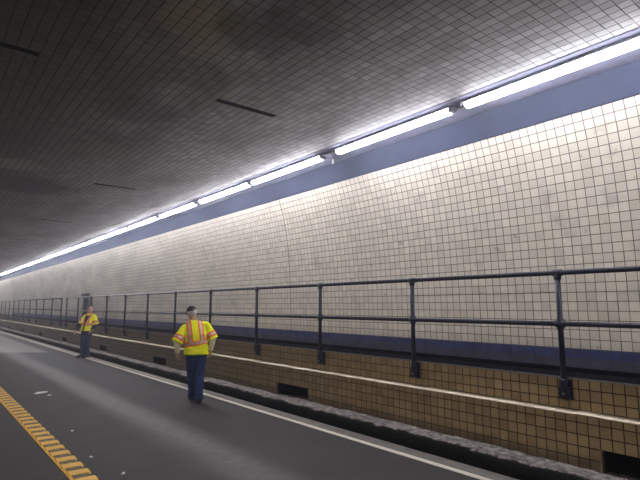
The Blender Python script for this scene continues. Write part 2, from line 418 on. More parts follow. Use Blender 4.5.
# the sloping ledge: bull-nosed pale tiles, one by one where they can be told apart
led = []
bmt = bmesh.new()
sec = [(XLOW-0.006, 0.670), (XLOW-0.010, 0.677), (XLOW-0.006, 0.684), (XUP+0.004, 0.698), (XUP+0.010, 0.67)]
def ledge_piece(bm, y0, y1):
    A = [bm.verts.new((x, y0, z)) for x, z in sec]; B = [bm.verts.new((x, y1, z)) for x, z in sec]; k = len(sec)
    for i in range(k): bm.faces.new((A[i], A[(i+1) % k], B[(i+1) % k], B[i]))
    bm.faces.new(A); bm.faces.new(list(reversed(B)))
lp = bmesh.new(); ledge_piece(lp, -PT+0.0015, PT-0.0015); bmesh.ops.recalc_face_normals(lp, faces=lp.faces)
lme = bpy.data.meshes.new('ledge_tile'); lp.to_mesh(lme); lp.free(); lme.materials.append(M['ledge'])
yy = T0; k = 0
while yy < T1:
    if 0.9 < yy < 30:
        o = link('ledge_tile', lme, None, wall_low); o.location = (0, yy+PT, random.gauss(0, 0.0012))
    else: ledge_piece(bmt, yy+0.0015, yy+2*PT-0.0015)
    yy += 2*PT
ledge_piece(bmt, yy, Y1)
o = from_bm('ledge_run', bmt, M['ledge'], wall_low); o['kind'] = 'stuff'

# ---- walkway deck and steel nosing
bm = bmesh.new(); bm_box(bm, XUP+0.004, 6.05, Y0, Y1, 0.86, ZWALK)
tag(from_bm('floor_walkway', bm, M['black']), 'black raised walkway deck behind the railing', 'walkway', kind='structure')
bm = bmesh.new(); bm_box(bm, XUP-0.008, XUP+0.012, Y0, Y1, 1.000, 1.018, 0.003)
tag(from_bm('trim_3', bm, M['nosing']), 'thin steel nosing along the walkway edge', 'edging', kind='structure')

# ---- curved right wall
ZTOP_ = wall_at(25*PT)[1]
bm = bmesh.new(); zz = np.linspace(1.0, ZTOP_, 40); pr = []
for z in zz: pr.append((wall_x(z)+0.0022, z))
for (xa, za), (xb, zb) in zip(pr, pr[1:]):
    bm.faces.new([bm.verts.new(p) for p in ((xa, Y0, za), (xa, Y1, za), (xb, Y1, zb), (xb, Y0, zb))])
wall_r = tag(from_bm('wall_right', bm, M['grout']), 'curved cream tiled tunnel wall behind the railing', 'wall', kind='structure')
ys_t = 8.39 + PT*(np.arange(-int((8.39-T0)/PT), int((T1-8.39)/PT)) + 0.5)
C, U, V, N = [], [], [], []; HU, HV = [], []
nrow = 25; ZTOP = wall_at(nrow*PT)[1]
for r in range(nrow):
    x, z = wall_at((r+0.5)*PT); xa, za = wall_at((r+0.4)*PT); xb, zb = wall_at((r+0.6)*PT)
    v = np.array([xb-xa, 0, zb-za]); v /= np.linalg.norm(v); nrm = np.array([-v[2], 0, v[0]])
    for y in ys_t:
        near_seam = abs(y-8.39) < PT
        C.append((x, y + random.gauss(0, 0.0008) + (math.copysign(0.003, y-8.39) if near_seam else 0), z)); U.append((0, -1.0, 0)); V.append(v); N.append(nrm)
        seam = 0.006 if near_seam else 0
        HU.append(PT/2-0.0042-seam/2); HV.append(PT/2-0.0042)
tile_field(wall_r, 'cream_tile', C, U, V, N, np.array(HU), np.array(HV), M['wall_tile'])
for row, mt, nm in ((-1, 'blue', 'blue_tile'), (-2, 'dull_blue', 'dull_blue_tile')):
    x, z = wall_at((row+0.5)*PT); m_ = len(ys_t)
    C = np.stack([np.full(m_, x-0.003), ys_t, np.full(m_, z)], 1)
    tile_field(wall_r, nm, C, np.tile([0, -1.0, 0], (m_, 1)), np.tile([0, 0, 1.0], (m_, 1)), np.tile([-1.0, 0, 0], (m_, 1)), PT/2-0.0025, PT/2-0.0025, M[mt], limit=110)
bm = bmesh.new(); pr = [(wall_x(z), z) for z in np.linspace(1.05, ZTOP_, 20)]
for (xa, za), (xb, zb) in zip(pr, pr[1:]):
    bm.faces.new([bm.verts.new(p) for p in ((xa, T1, za), (xa, Y1, za), (xb, Y1, zb), (xb, T1, zb))])
from_bm('far_facing', bm, M['far_wall'], wall_r)
bm = bmesh.new(); bm_box(bm, 5.955, 6.0, Y0, Y1, 0.99, 1.05, 0.008)
tag(from_bm('baseboard_right', bm, M['black']), 'black cove base at the foot of the blue tiles', 'baseboard', kind='structure')

# ---- blue cornice band and lavender light strip
bm = bmesh.new(); sec2 = [(5.80, ZTOP-0.004), (wall_x(ZTOP)-0.004, ZTOP-0.004), (wall_x(ZTOP)-0.007, ZTOP+0.006), (5.640, CZ+0.02), (5.80, CZ+0.02)]
A = [bm.verts.new((x, Y0, z)) for x, z in sec2]; B = [bm.verts.new((x, Y1, z)) for x, z in sec2]
for i in range(5): bm.faces.new((A[i], A[(i+1) % 5], B[(i+1) % 5], B[i]))
bm.faces.new(A); bm.faces.new(list(reversed(B)))
tag(from_bm('trim_4', bm, M['cornice']), 'slate blue painted band above the cream tiles', 'cornice', kind='structure')
bm = bmesh.new(); bm_box(bm, 4.98, 5.66, Y0, Y1, CZ-0.006, CZ+0.05)
tag(from_bm('trim_5', bm, M['strip']), 'lavender painted ceiling strip that carries the tube lights', 'ceiling strip', kind='structure')

# ---- ceiling with vent slots
XT = 4.98; ncx = int((XT-XL)/PT); j0 = int(T0/PT); j1 = int(T1/PT)
SLOTS = []
def slot(xa, xb, y):
    ia = round((XT-xb)/PT); ib = round((XT-xa)/PT); j = math.floor(y/PT)
    SLOTS.append((XT-ib*PT, XT-ia*PT, j*PT, (j+1)*PT))
for y in (5.40, 10.97, 16.5, 22.1, 24.8, 33.2, 38.7): slot(2.69, 3.62, y)
for y in (-0.1, 5.52, 11.1, 16.6, 22.2, 27.7, 33.2): slot(-0.20, 0.73, y)
bm = bmesh.new()
for (xa, xb, ya, yb) in holed(XL, 5.0, Y0, Y1, SLOTS):
    bm.faces.new([bm.verts.new(p) for p in ((xa, ya, CZ+0.0016), (xa, yb, CZ+0.0016), (xb, yb, CZ+0.0016), (xb, ya, CZ+0.0016))])
ceiling = tag(from_bm('ceiling', bm, M['ceil_grout']), 'flat sooty tiled tunnel ceiling', 'ceiling', kind='structure')
gi, gj = np.meshgrid(np.arange(ncx), np.arange(j0, j1), indexing='ij'); gi = gi.ravel(); gj = gj.ravel()
cx = XT - (gi+0.5)*PT; cy = (gj+0.5)*PT
keep = np.ones(len(cx), bool)
for s in SLOTS: keep &= ~((cx > s[0]) & (cx < s[1]) & (cy > s[2]) & (cy < s[3]))
cx, cy, gi = cx[keep], cy[keep], gi[keep]
cy = cy + (RNG.normal(0, 0.0012, len(cy)))
m_ = len(cx); C = np.stack([cx, cy, np.full(m_, CZ)], 1)
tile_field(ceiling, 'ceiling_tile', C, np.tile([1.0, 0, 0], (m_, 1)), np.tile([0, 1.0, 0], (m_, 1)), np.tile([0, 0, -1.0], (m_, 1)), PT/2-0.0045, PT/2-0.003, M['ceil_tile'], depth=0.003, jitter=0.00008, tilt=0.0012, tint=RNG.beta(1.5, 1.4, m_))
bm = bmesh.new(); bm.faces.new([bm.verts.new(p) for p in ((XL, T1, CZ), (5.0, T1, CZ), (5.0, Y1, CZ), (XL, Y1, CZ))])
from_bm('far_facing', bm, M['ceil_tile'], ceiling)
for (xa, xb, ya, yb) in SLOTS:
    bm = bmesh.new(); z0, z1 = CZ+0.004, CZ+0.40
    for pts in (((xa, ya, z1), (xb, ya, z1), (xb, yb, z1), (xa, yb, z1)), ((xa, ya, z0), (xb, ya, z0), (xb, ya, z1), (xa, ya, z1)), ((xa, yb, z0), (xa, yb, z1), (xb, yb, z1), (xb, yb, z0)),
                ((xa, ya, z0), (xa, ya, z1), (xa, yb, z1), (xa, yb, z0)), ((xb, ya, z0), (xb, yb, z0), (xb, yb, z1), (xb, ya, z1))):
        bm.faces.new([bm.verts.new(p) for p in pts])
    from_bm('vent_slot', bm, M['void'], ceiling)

# ---- left wall (outside the frame)
def mat_left():
    m = NT('left_wall_tiles'); P = m.pos(); s = m.sep(P)
    cb = m.node('ShaderNodeCombineXYZ'); m.L(s[1], cb.inputs[0]); m.L(s[2], cb.inputs[1])
    b = m.node('ShaderNodeTexBrick'); b.offset = 0; m.L(cb.outputs[0], b.inputs['Vector'])
    b.inputs['Color1'].default_value = (0.24, 0.215, 0.18, 1); b.inputs['Color2'].default_value = (0.19, 0.17, 0.14, 1); b.inputs['Mortar'].default_value = (0.08, 0.07, 0.06, 1)
    b.inputs['Scale'].default_value = 1.0; b.inputs['Mortar Size'].default_value = 0.004; b.inputs['Brick Width'].default_value = PT; b.inputs['Row Height'].default_value = PT
    return m.done(b.outputs['Color'], 0.5)
bm = bmesh.new(); bm_box(bm, XL-0.2, XL, Y0, Y1, -0.2, CZ+0.1)
tag(from_bm('wall_left', bm, mat_left()), 'cream tiled wall of the near traffic lane', 'wall', kind='structure')

# ------------------------------------------------------------------ road markings
bm = bmesh.new(); bm_box(bm, 4.625, 4.715, T0, Y1, -0.002, 0.005)
tag(from_bm('trim_6', bm, M['white_line']), 'solid white edge line painted beside the kerb', 'road marking', kind='structure')
bm = bmesh.new(); bm_box(bm, 4.79, 4.815, 11.0, Y1, -0.002, 0.0065)
tag(from_bm('trim_7', bm, M['white_line']), 'thin second pale line on the far gutter', 'road marking', kind='structure')
strip = empty('rumble_strip', (1.475, 4.0, 0)); tag(strip, 'yellow ribbed rumble strip dividing the two lanes', 'rumble strip')
bm = bmesh.new(); bm_box(bm, -0.105, 0.055, 0, 36, 0.0, 0.008); from_bm('base_line', bm, M['yellow'], strip)
bm = bmesh.new()
secr = [(-0.105, 0.004), (-0.075, 0.018), (-0.03, 0.024), (0.04, 0.024), (0.085, 0.016), (0.108, 0.004)]
for xa, xb, sgn in ((-0.088, 0.112, 1),):
    A = [bm.verts.new((xa, y, z)) for y, z in secr]; B = [bm.verts.new((xb, y, z)) for y, z in secr]
    for i in range(len(secr)-1): bm.faces.new((A[i], A[i+1], B[i+1], B[i]))
    bm.faces.new(A); bm.faces.new(list(reversed(B)))
    bm.faces.new((A[0], B[0], B[-1], A[-1]))
bmesh.ops.recalc_face_normals(bm, faces=bm.faces); rme = bpy.data.meshes.new('rib'); bm.to_mesh(rme); bm.free()
rme.materials.append(M['yellow'])
bm = bmesh.new()
bm_box(bm, -0.070, 0.090, -0.215, -0.075, 0.004, 0.0165); fme = bpy.data.meshes.new('worn_patch')
bmesh.ops.recalc_face_normals(bm, faces=bm.faces); bm.to_mesh(fme); bm.free(); fme.materials.append(M['yellow_worn'])
for k in range(122):
    r = link('rib', rme, None, strip); r.location = (0, 0.15+k*0.2945, 0)
    w = link('worn_patch', fme, None, r)

# ------------------------------------------------------------------ tube lights
ENDS = [(-11.5, -9.15), (-9.0, -6.62), (-6.45, -4.1), (-3.92, -1.55), (-1.38, 0.97), (1.18, 3.55), (3.71, 6.0), (6.34, 8.63), (8.71, 11.03), (11.28, 13.56), (13.76, 16.16), (16.3, 18.46), (18.6, 21.08), (21.24, 23.5), (23.7, 26.2)]
while ENDS[-1][1] < 60: a = ENDS[-1][1]+0.16; ENDS.append((a, a+2.36))
ORD = ['', 'second', 'third', 'fourth', 'fifth', 'sixth', 'seventh', 'eighth', 'ninth', 'tenth', 'eleventh', 'twelfth', 'thirteenth', 'fourteenth', 'fifteenth', 'sixteenth']
XLAMP = 5.17
vis = 0
for (a, b) in ENDS:
    t = empty('tube_light', (XLAMP, a, CZ-0.006)); Ln = b-a
    bm = bmesh.new(); bm_box(bm, -0.085, 0.085, 0, Ln, -0.030, 0.0, 0.006); from_bm('housing', bm, M['housing'], t)
    bm = bmesh.new(); ng = 18
    A, B = [], []
    for i in range(ng):
        g = 2*math.pi*i/ng; x = 0.062*math.cos(g); z = -0.032 + (0.004 if math.sin(g) > 0 else 0.055)*math.sin(g)
        A.append(bm.verts.new((x, 0.05, z))); B.append(bm.verts.new((x, Ln-0.05, z)))
    for i in range(ng): bm.faces.new((A[i], A[(i+1) % ng], B[(i+1) % ng], B[i]))
    bm.faces.new(A); bm.faces.new(list(reversed(B)))
    from_bm('lens', bm, M['lens'], t)
    for y0, y1 in ((-0.012, 0.05), (Ln-0.05, Ln+0.012)):
        bm = bmesh.new(); bm_box(bm, -0.060, 0.060, y0, y1, -0.078, 0.0, 0.012); from_bm('end_cap', bm, M['cap'], t)
    if b < 1.1: tag(t, 'lit tube light on the ceiling strip behind the view, outside the frame', 'light', 'lights outside the frame')
    elif a > 40: tag(t, 'lit tube light far down the strip beyond the left edge', 'light', 'lights beyond the left edge')
    else:
        lab = 'nearest long lit tube light, cut by the right edge of the picture' if vis == 0 else '%s lit tube light counted from the right edge of the picture' % ORD[vis]
        tag(t, lab, 'light', 'tube lights along the ceiling strip'); vis += 1
# unseen fill lights, added to brighten the lower wall, road and people
M['flush'] = mat_emit('fill_lens', (1.0, 0.93, 0.85), LAMP_STRENGTH*LEFT_FILL)
for k in range(15):
    t = empty('fill_light', (-1.85, -10.5+4.6*k, CZ)); tag(t, 'added flush fill light over the near lane, outside the frame', 'light', 'added fill lights outside the frame')
    bm = bmesh.new(); bm_box(bm, -0.10, 0.10, 0, 2.4, -0.02, 0.0, 0.004); from_bm('housing', bm, M['housing'], t)
    bm = bmesh.new(); bm.faces.new([bm.verts.new(p) for p in ((-0.08, 0.03, -0.0205), (0.08, 0.03, -0.0205), (0.08, 2.37, -0.0205), (-0.08, 2.37, -0.0205))]); from_bm('lens', bm, M['flush'], t)
# unlit joint cover and loose tag between the second and third light
bm = bmesh.new(); bm_box(bm, XLAMP-0.06, XLAMP+0.06, 6.03, 6.31, CZ-0.045, CZ-0.006, 0.012)
tag(from_bm('joint_cover', bm, M['housing']), 'short unlit grey cover in the gap between second and third tube lights', 'cover')
tg = empty('hanging_cable', (XLAMP+0.07, 6.2, CZ-0.006)); tag(tg, 'short loose cable with a white tag hanging beside the unlit joint cover', 'cable')
bm = bmesh.new(); bm_tube(bm, [(0, 0, 0), (0.01, 0.0, -0.05), (0.025, 0.01, -0.10)], [0.005]*3, 6); from_bm('wire', bm, M['cap'], tg)
bm = bmesh.new(); bm_box(bm, 0.015, 0.04, 0.0, 0.03, -0.17, -0.09, 0.004); from_bm('tag', bm, M['scrap'], tg)

# ------------------------------------------------------------------ railings
XR = 5.297; ZT, ZM = 2.10, 1.565
def post_meshes():
    out = {}
    bm = bmesh.new(); bm_tube(bm, [(0, 0, 0.86), (0, 0, ZT)], [0.029]*2, 14); out['post'] = bm
    bm = bmesh.new()
    bm_tube(bm, [(0, -0.055, ZT), (0, -0.05, ZT), (0, 0.05, ZT), (0, 0.055, ZT)], [0.031, 0.037, 0.037, 0.031], 14)
    bm_tube(bm, [(0, 0, ZT-0.075), (0, 0, ZT-0.07), (0, 0, ZT-0.01)], [0.032, 0.038, 0.038], 14); out['top_fitting'] = bm
    bm = bmesh.new()
    bm_tube(bm, [(0, -0.055, ZM), (0, -0.05, ZM), (0, 0.05, ZM), (0, 0.055, ZM)], [0.031, 0.038, 0.038, 0.031], 14)
    bm_tube(bm, [(0, 0, ZM-0.06), (0, 0, ZM-0.055), (0, 0, ZM+0.055), (0, 0, ZM+0.06)], [0.031, 0.037, 0.037, 0.031], 14); out['cross_fitting'] = bm
    bm = bmesh.new(); bm_tube(bm, [(0, 0, 0.90), (0, 0, 0.905), (0, 0, 0.995), (0, 0, 1.0)], [0.034, 0.04, 0.04, 0.034], 14)
    bm_tube(bm, [(0, 0, 1.075), (0, 0, 1.085)], [0.033]*2, 14)
    bm_box(bm, 0.02, XUP-XR+0.002, -0.065, 0.065, 0.795, 0.995, 0.008)
    bm_box(bm, -0.02, 0.05, -0.055, 0.055, 0.80, 0.92, 0.012); out['wall_bracket'] = bm
    bm = bmesh.new(); bm_tube(bm, [(-0.034, 0, 0.852), (-0.02, 0, 0.852)], [0.016, 0.018], 6); out['bolt'] = bm
    res = {}
    for k_, b_ in out.items():
        bmesh.ops.recalc_face_normals(b_, faces=b_.faces); me = bpy.data.meshes.new(k_); b_.to_mesh(me); b_.free()
        me.materials.append(M['bolt'] if k_ == 'bolt' else M['rail']); me.polygons.foreach_set('use_smooth', [len(p.vertices) == 4 and k_ != 'wall_bracket' and k_ != 'bolt' for p in me.polygons]); res[k_] = me
    return res
PM = post_meshes()
def railing(y_posts, ya, yb, label):
    r = empty('railing', (XR, y_posts[0], 0)); tag(r, label, 'railing', 'walkway railings'); o0 = y_posts[0]
    bm = bmesh.new(); bm_tube(bm, [(0, ya-o0, ZT), (0, yb-o0, ZT)], [0.0265]*2, 14); from_bm('top_rail', bm, M['rail'], r, True)
    bm = bmesh.new(); bm_tube(bm, [(0, ya-o0, ZM), (0, yb-o0, ZM)], [0.0265]*2, 14); from_bm('middle_rail', bm, M['rail'], r, True)
    for y in y_posts:
        p = link('post', PM['post'], None, r); p.location = (0, y-o0, 0)
        for nme in ('top_fitting', 'cross_fitting', 'wall_bracket', 'bolt'): link(nme, PM[nme], None, p)
railing([0.555+2.012*k for k in range(13)], -1.0, 24.70, 'navy pipe railing on the near stretch of walkway, two rails and posts')
railing([25.75+2.06*k for k in range(16)], 25.75, 58.0, 'far navy pipe railing beyond the narrow gap at the left')

# pillar on the walkway behind the railing
pl = empty('walkway_cabinet', (5.79, 23.8, ZWALK)); tag(pl, 'pale grey cabinet with a flared black top on the walkway behind the railing', 'cabinet')
bm = bmesh.new(); bm_box(bm, -0.07, 0.07, -0.10, 0.50, 0, 1.15, 0.01); from_bm('body', bm, M['post_grey'], pl)
bm = bmesh.new(); bm_box(bm, -0.075, 0.075, -0.34, -0.10, 0, 1.16, 0.008); from_bm('side_post', bm, M['dark_cap'], pl)
bm = bmesh.new(); bm_box(bm, -0.11, 0.11, -0.50, 0.22, 1.15, 1.29, 0.012)
for v in bm.verts:
    if v.co.z < 1.2: v.co.x *= 0.72; v.co.y = v.co.y*0.75 - 0.035
from_bm('cap', bm, M['dark_cap'], pl)

# ------------------------------------------------------------------ litter on the road
def scrap(x, y, s, label, seed):
    rr = random.Random(seed); bm = bmesh.new(); bmesh.ops.create_icosphere(bm, subdivisions=2, radius=1.0)
    for v in bm.verts:
        k_ = 0.7+0.6*rr.random(); v.co = Vector((v.co.x*s[0]*k_, v.co.y*s[1]*k_, max(0.0, v.co.z*s[2]*k_+s[2]*0.7)))
    o = from_bm('litter_scrap', bm, M['scrap']); o.location = (x, y, 0.0); o.rotation_euler = (0, 0, rr.random()*3); tag(o, label, 'litter', 'litter on the road')
scrap(2.12, 11.7, (0.13, 0.07, 0.012), 'larger crumpled white scrap on the asphalt, farthest of the litter', 1)
scrap(2.20, 11.25, (0.05, 0.04, 0.012), 'small white scrap just in front of the larger crumpled one', 2)
scrap(1.87, 7.9, (0.024, 0.016, 0.012), 'small white chip to the right of the yellow strip, upper of three', 3)
scrap(1.74, 6.42, (0.024, 0.016, 0.012), 'small white chip to the right of the yellow strip, middle of three', 4)
scrap(1.85, 5.6, (0.024, 0.018, 0.012), 'small white chip to the right of the yellow strip, lowest of three', 5)
# ------------------------------------------------------------------ people
def fabric(name, c, rough=0.85, var=0.15, scale=25.0): return plain(name, c, rough, 0, 0.25, var, scale, 0.004)
SK1 = plain('tan_skin', (0.58, 0.33, 0.20), 0.55, var=0.08, scale=30); SK2 = plain('ruddy_skin', (0.58, 0.34, 0.25), 0.5, var=0.08, scale=30)
YEL = fabric('hi_vis_yellow', (0.95, 0.965, 0.008), var=0.08); ORG = fabric('hi_vis_orange', (0.95, 0.16, 0.03), var=0.05)
SIL = plain('reflective_silver', (0.52, 0.42, 0.36), 0.4, 0.2); JEAN1 = fabric('blue_jeans', (0.022, 0.037, 0.125), var=0.3); JEAN2 = fabric('faded_jeans', (0.038, 0.055, 0.115), var=0.35)
CREAM = fabric('cream_sleeve', (0.92, 0.84, 0.63)); DSH = fabric('dark_shirt', (0.025, 0.024, 0.028)); SHOE = plain('black_leather', (0.014, 0.013, 0.013), 0.45)
HAIR = plain('grey_hair', (0.62, 0.59, 0.56), 0.7, scale=60, var=0.2); CAPM = fabric('black_cap_cloth', (0.014, 0.014, 0.016)); EYE = plain('eye_dark', (0.03, 0.02, 0.015), 0.2); LIP = plain('lip', (0.36, 0.13, 0.10), 0.6)
SOLE = plain('rubber_sole', (0.03, 0.028, 0.026), 0.8)

def lerp(a, b, t): return Vector(a)*(1-t) + Vector(b)*t
def hand(bm, elbow, wrist, side, fwd):
    """palm, four unequal curled fingers and a thumb from the side of the palm"""
    d = (Vector(wrist)-Vector(elbow)).normalized(); d = (d*0.6 + Vector((0, 0.12, -0.8))).normalized()
    w = Vector(fwd); w = (w - d*w.dot(d)).normalized()          # across the palm, towards the thumb
    inn = d.cross(w)*1.0
    if inn.dot(Vector((-side, 0, 0))) < 0: inn = -inn          # palm side faces the body
    W = Vector(wrist)
    bm_limb(bm, [W, W+d*0.045, W+d*0.085], [0.024, 0.033, 0.031], 12, None)
    for k, (off, ln) in enumerate(((0.028, 0.072), (0.010, 0.082), (-0.009, 0.076), (-0.027, 0.058))):
        b = W + d*0.085 + w*off
        p1 = b + (d*0.95+inn*0.25).normalized()*ln*0.45; p2 = p1 + (d*0.75+inn*0.65).normalized()*ln*0.32; p3 = p2 + (d*0.4+inn*0.9).normalized()*ln*0.25
        bm_limb(bm, [b - d*0.02, p1, p2, p3], [0.0112, 0.0105, 0.0098, 0.009], 8)
    t0 = W + d*0.03 + w*0.022; t1 = t0 + (d*0.65+w*0.7+inn*0.2).normalized()*0.042; t2 = t1 + (d*0.95+w*0.2+inn*0.3).normalized()*0.032
    bm_limb(bm, [t0, t1, t2], [0.013, 0.011, 0.0095], 8)

def head_into(bm, hc, Rh):
    """cranium, jaw, nose, brow, ears and chin about the head centre"""
    T = lambda x, y, z: Vector(hc) + Rh @ Vector((x, y, z))
    bm_ellipsoid(bm, T(0, -0.012, 0.028), (0.076, 0.096, 0.092), Rh)
    bm_ellipsoid(bm, T(0, 0.022, -0.035), (0.064, 0.070, 0.078), Rh)
    bm_ellipsoid(bm, T(0, 0.055, -0.092), (0.036, 0.032, 0.026), Rh)
    bm_limb(bm, [T(0, 0.084, 0.012), T(0, 0.104, -0.026)], [0.009, 0.015], 10)
    bm_ellipsoid(bm, T(0, 0.074, 0.022), (0.05, 0.016, 0.010), Rh, 12)
    bm_ellipsoid(bm, T(0, 0.084, -0.058), (0.026, 0.010, 0.010), Rh, 12)
    for s in (-1, 1):
        bm_ellipsoid(bm, T(s*0.079, -0.008, -0.008), (0.011, 0.020, 0.033), Rh, 12)
        bm_ellipsoid(bm, T(s*0.046, 0.052, -0.030), (0.022, 0.022, 0.025), Rh, 12)

def strip_from(shell, name, mask, mat, parent, off):
    """the band of a garment's skin under the mask, as a thin sewn-on strip"""
    nv = len(shell.vertices); co = np.empty(nv*3, np.float32); shell.vertices.foreach_get('co', co); co = co.reshape(-1, 3)
    nr = np.empty(nv*3, np.float32); shell.vertices.foreach_get('normal', nr); nr = nr.reshape(-1, 3)
    polys = [tuple(shell.polygons[int(i)].vertices) for i in np.nonzero(mask)[0]]
    used = sorted({v for p in polys for v in p}); idx = {v: k for k, v in enumerate(used)}
    me = bpy.data.meshes.new(name); me.from_pydata((co[used] + nr[used]*off).tolist(), [], [[idx[v] for v in p] for p in polys])
    me.polygons.foreach_set('use_smooth', [True]*len(me.polygons))
    return link(name, me, mat, parent)

def person(loc, rz, J, skin, opt, label):
    root = empty('person', loc, rz); tag(root, label, 'person')
    Rh = Matrix.Rotation(J['head_yaw'], 3, 'Z') @ Matrix.Rotation(J.get('head_pitch', 0), 3, 'X') @ Matrix.Rotation(J.get('head_roll', 0), 3, 'Y')
    hc = Vector(J['head']); pel = Vector(J['pelvis']); chest = Vector(J['chest']); neck = Vector(J['neck'])
    sh = J['shoulder']; el = J['elbow']; wr = J['wrist']; hp = J['hip']; kn = J['knee']; an = J['ankle']
    # ---- one continuous body
    bm = bmesh.new(); head_into(bm, hc, Rh)
    bm_limb(bm, [neck - Vector((0, 0, 0.05)), lerp(neck, hc, 0.55)], [0.062, 0.056], 16)
    waist = lerp(pel, chest, 0.45)
    bm_loft(bm, [((pel.x, pel.y, pel.z-0.06), 0.10, 0.08), ((pel.x, pel.y, pel.z), 0.16, 0.115), (tuple(waist), 0.15, 0.11), (tuple(chest), 0.165, 0.115), (tuple(lerp(chest, neck, 0.6)), 0.16, 0.09), (tuple(lerp(chest, neck, 0.95)), 0.07, 0.06)])
    for i, s in enumerate((-1, 1)):
        bm_limb(bm, [sh[i], lerp(sh[i], el[i], 0.5), el[i], lerp(el[i], wr[i], 0.35), wr[i]], [0.060, 0.050, 0.040, 0.041, 0.027], 14)
        bm_limb(bm, [hp[i], lerp(hp[i], kn[i], 0.5), kn[i], lerp(kn[i], an[i], 0.35), an[i]], [0.088, 0.075, 0.055, 0.055, 0.036], 14)
        f = Vector(J['foot'][i]); a = Vector(an[i])
        bm_limb(bm, [a - f*0.03 - Vector((0, 0, 0.035)), a + f*0.12 - Vector((0, 0, 0.048))], [0.035, 0.028], 10)
        hand(bm, el[i], wr[i], s, J.get('thumb', ((0, 1, 0), (0, 1, 0)))[i])
    body = link('body', remeshed('body', bm, 0.0085, 2), skin, root)
    T = lambda x, y, z: hc + Rh @ Vector((x, y, z))
    for s in (-1, 1):
        bm = bmesh.new(); bm_ellipsoid(bm, T(s*0.031, 0.078, 0.004), (0.012, 0.009, 0.007), Rh, 10); from_bm('eye', bm, EYE, root, True)
    bm = bmesh.new(); bm_ellipsoid(bm, T(0, 0.090, -0.060), (0.022, 0.006, 0.005), Rh, 10); from_bm('mouth', bm, LIP, root, True)
    # ---- trousers with folds
    bm = bmesh.new()
    bm_loft(bm, [((pel.x, pel.y-0.005, pel.z-0.11), 0.150, 0.115), ((pel.x, pel.y-0.008, pel.z-0.03), 0.190, 0.142), ((pel.x, pel.y, pel.z+0.09), 0.178, 0.130), ((pel.x, pel.y, pel.z+0.12), 0.172, 0.125)])
    for i in (0, 1):
        h, k_, a = Vector(hp[i]), Vector(kn[i]), Vector(an[i])
        bm_tube(bm, [h + Vector((0, 0, 0.02)), lerp(h, k_, 0.3), lerp(h, k_, 0.65), k_, lerp(k_, a, 0.3), lerp(k_, a, 0.7), a + Vector((0, 0, -0.035))], [0.112, 0.108, 0.093, 0.079, 0.078, 0.072, 0.074], 18)
    tm = remeshed('trousers', bm, 0.013, 3)
    for v in tm.vertices:
        c = v.co; z = c.z
        v.co = c + v.normal*(0.011*noise.noise(Vector((c.x*9, c.y*9, z*16))) + 0.006*noise.noise(Vector((c.x*20, c.y*20, z*34))))
    tr = link('trousers', tm, opt['jeans'], root)
    # ---- boots
    for i in (0, 1):
        a = Vector(an[i]); f = Vector(J['foot'][i]).normalized(); zb = a.z-0.085
        up = Vector((0, 0, 1)); sd = f.cross(up).normalized()
        bm = bmesh.new()
        P0 = Vector((a.x, a.y, zb))
        bm_ellipsoid(bm, P0 + f*0.15 + up*0.045, (0.052, 0.085, 0.042), Matrix((sd, f, up)).transposed())
        bm_ellipsoid(bm, P0 + f*0.00 + up*0.05, (0.045, 0.075, 0.055), Matrix((sd, f, up)).transposed())
        bm_limb(bm, [P0 + f*0.12 + up*0.055, a + up*0.03], [0.042, 0.050], 12)
        sm = remeshed('boot', bm, 0.009, 2)
        for v in sm.vertices: v.co.z = max(v.co.z, zb+0.012)
        b = link('boot', sm, SHOE, root)
        bm = bmesh.new()
        for zz_ in (zb, zb+0.018):
            pass
        ring = [(-0.085, 0.0), (-0.075, 0.036), (0.0, 0.044), (0.10, 0.050), (0.18, 0.048), (0.225, 0.026), (0.238, 0.0)]
        ring = ring + [(u, -w_) for u, w_ in reversed(ring[1:-1])]
        lo = [bm.verts.new(P0 + f*u + sd*w_) for u, w_ in ring]; hi = [bm.verts.new(P0 + f*u + sd*w_ + up*0.02) for u, w_ in ring]; nr = len(ring)
        for k_ in range(nr): bm.faces.new((lo[k_], lo[(k_+1) % nr], hi[(k_+1) % nr], hi[k_]))
        bm.faces.new(list(reversed(lo))); bm.faces.new(hi); from_bm('sole', bm, SOLE, b)
    # ---- shirt sleeves under the vest
    for i in (0, 1):
        bm = bmesh.new(); e, w_ = Vector(el[i]), Vector(wr[i]); s0 = Vector(sh[i])
        bm_tube(bm, [lerp(s0, e, 0.6), e, lerp(e, w_, 0.4), lerp(e, w_, 0.97)], [0.066, 0.064, 0.060, 0.046], 14)
        sm = remeshed('sleeve', bm, 0.009, 3)
        for v in sm.vertices: v.co += v.normal*0.006*noise.noise(v.co*22)
        link('sleeve', sm, opt['sleeve'], root)
    if opt.get('open'):
        bm = bmesh.new(); bm_loft(bm, [((pel.x, pel.y, pel.z+0.03), 0.180, 0.140), (tuple(waist), 0.182, 0.145), (tuple(chest), 0.187, 0.135), (tuple(lerp(chest, neck, 0.6)), 0.175, 0.105), (tuple(lerp(chest, neck, 0.98)), 0.075, 0.07)])
        link('shirt', remeshed('shirt', bm, 0.012, 3), opt['sleeve'], root)
    # ---- high visibility vest with short flared sleeves
    bm = bmesh.new(); hem = J['hem']; hz = Vector((lerp(pel, chest, 0.0).x, pel.y, hem)); g = opt.get('girth', 1.0)
    bm_loft(bm, [(tuple(hz), 0.215*g, 0.165*g), (tuple(lerp(hz, chest, 0.3)), 0.212*g, 0.168*g), (tuple(lerp(hz, chest, 0.65)), 0.207*g, 0.162*g), (tuple(chest), 0.212*g, 0.155*g), (tuple(lerp(chest, neck, 0.5)), 0.205, 0.128), (tuple(lerp(chest, neck, 0.78)), 0.150, 0.098), (tuple(lerp(chest, neck, 1.02)), 0.080, 0.078)])
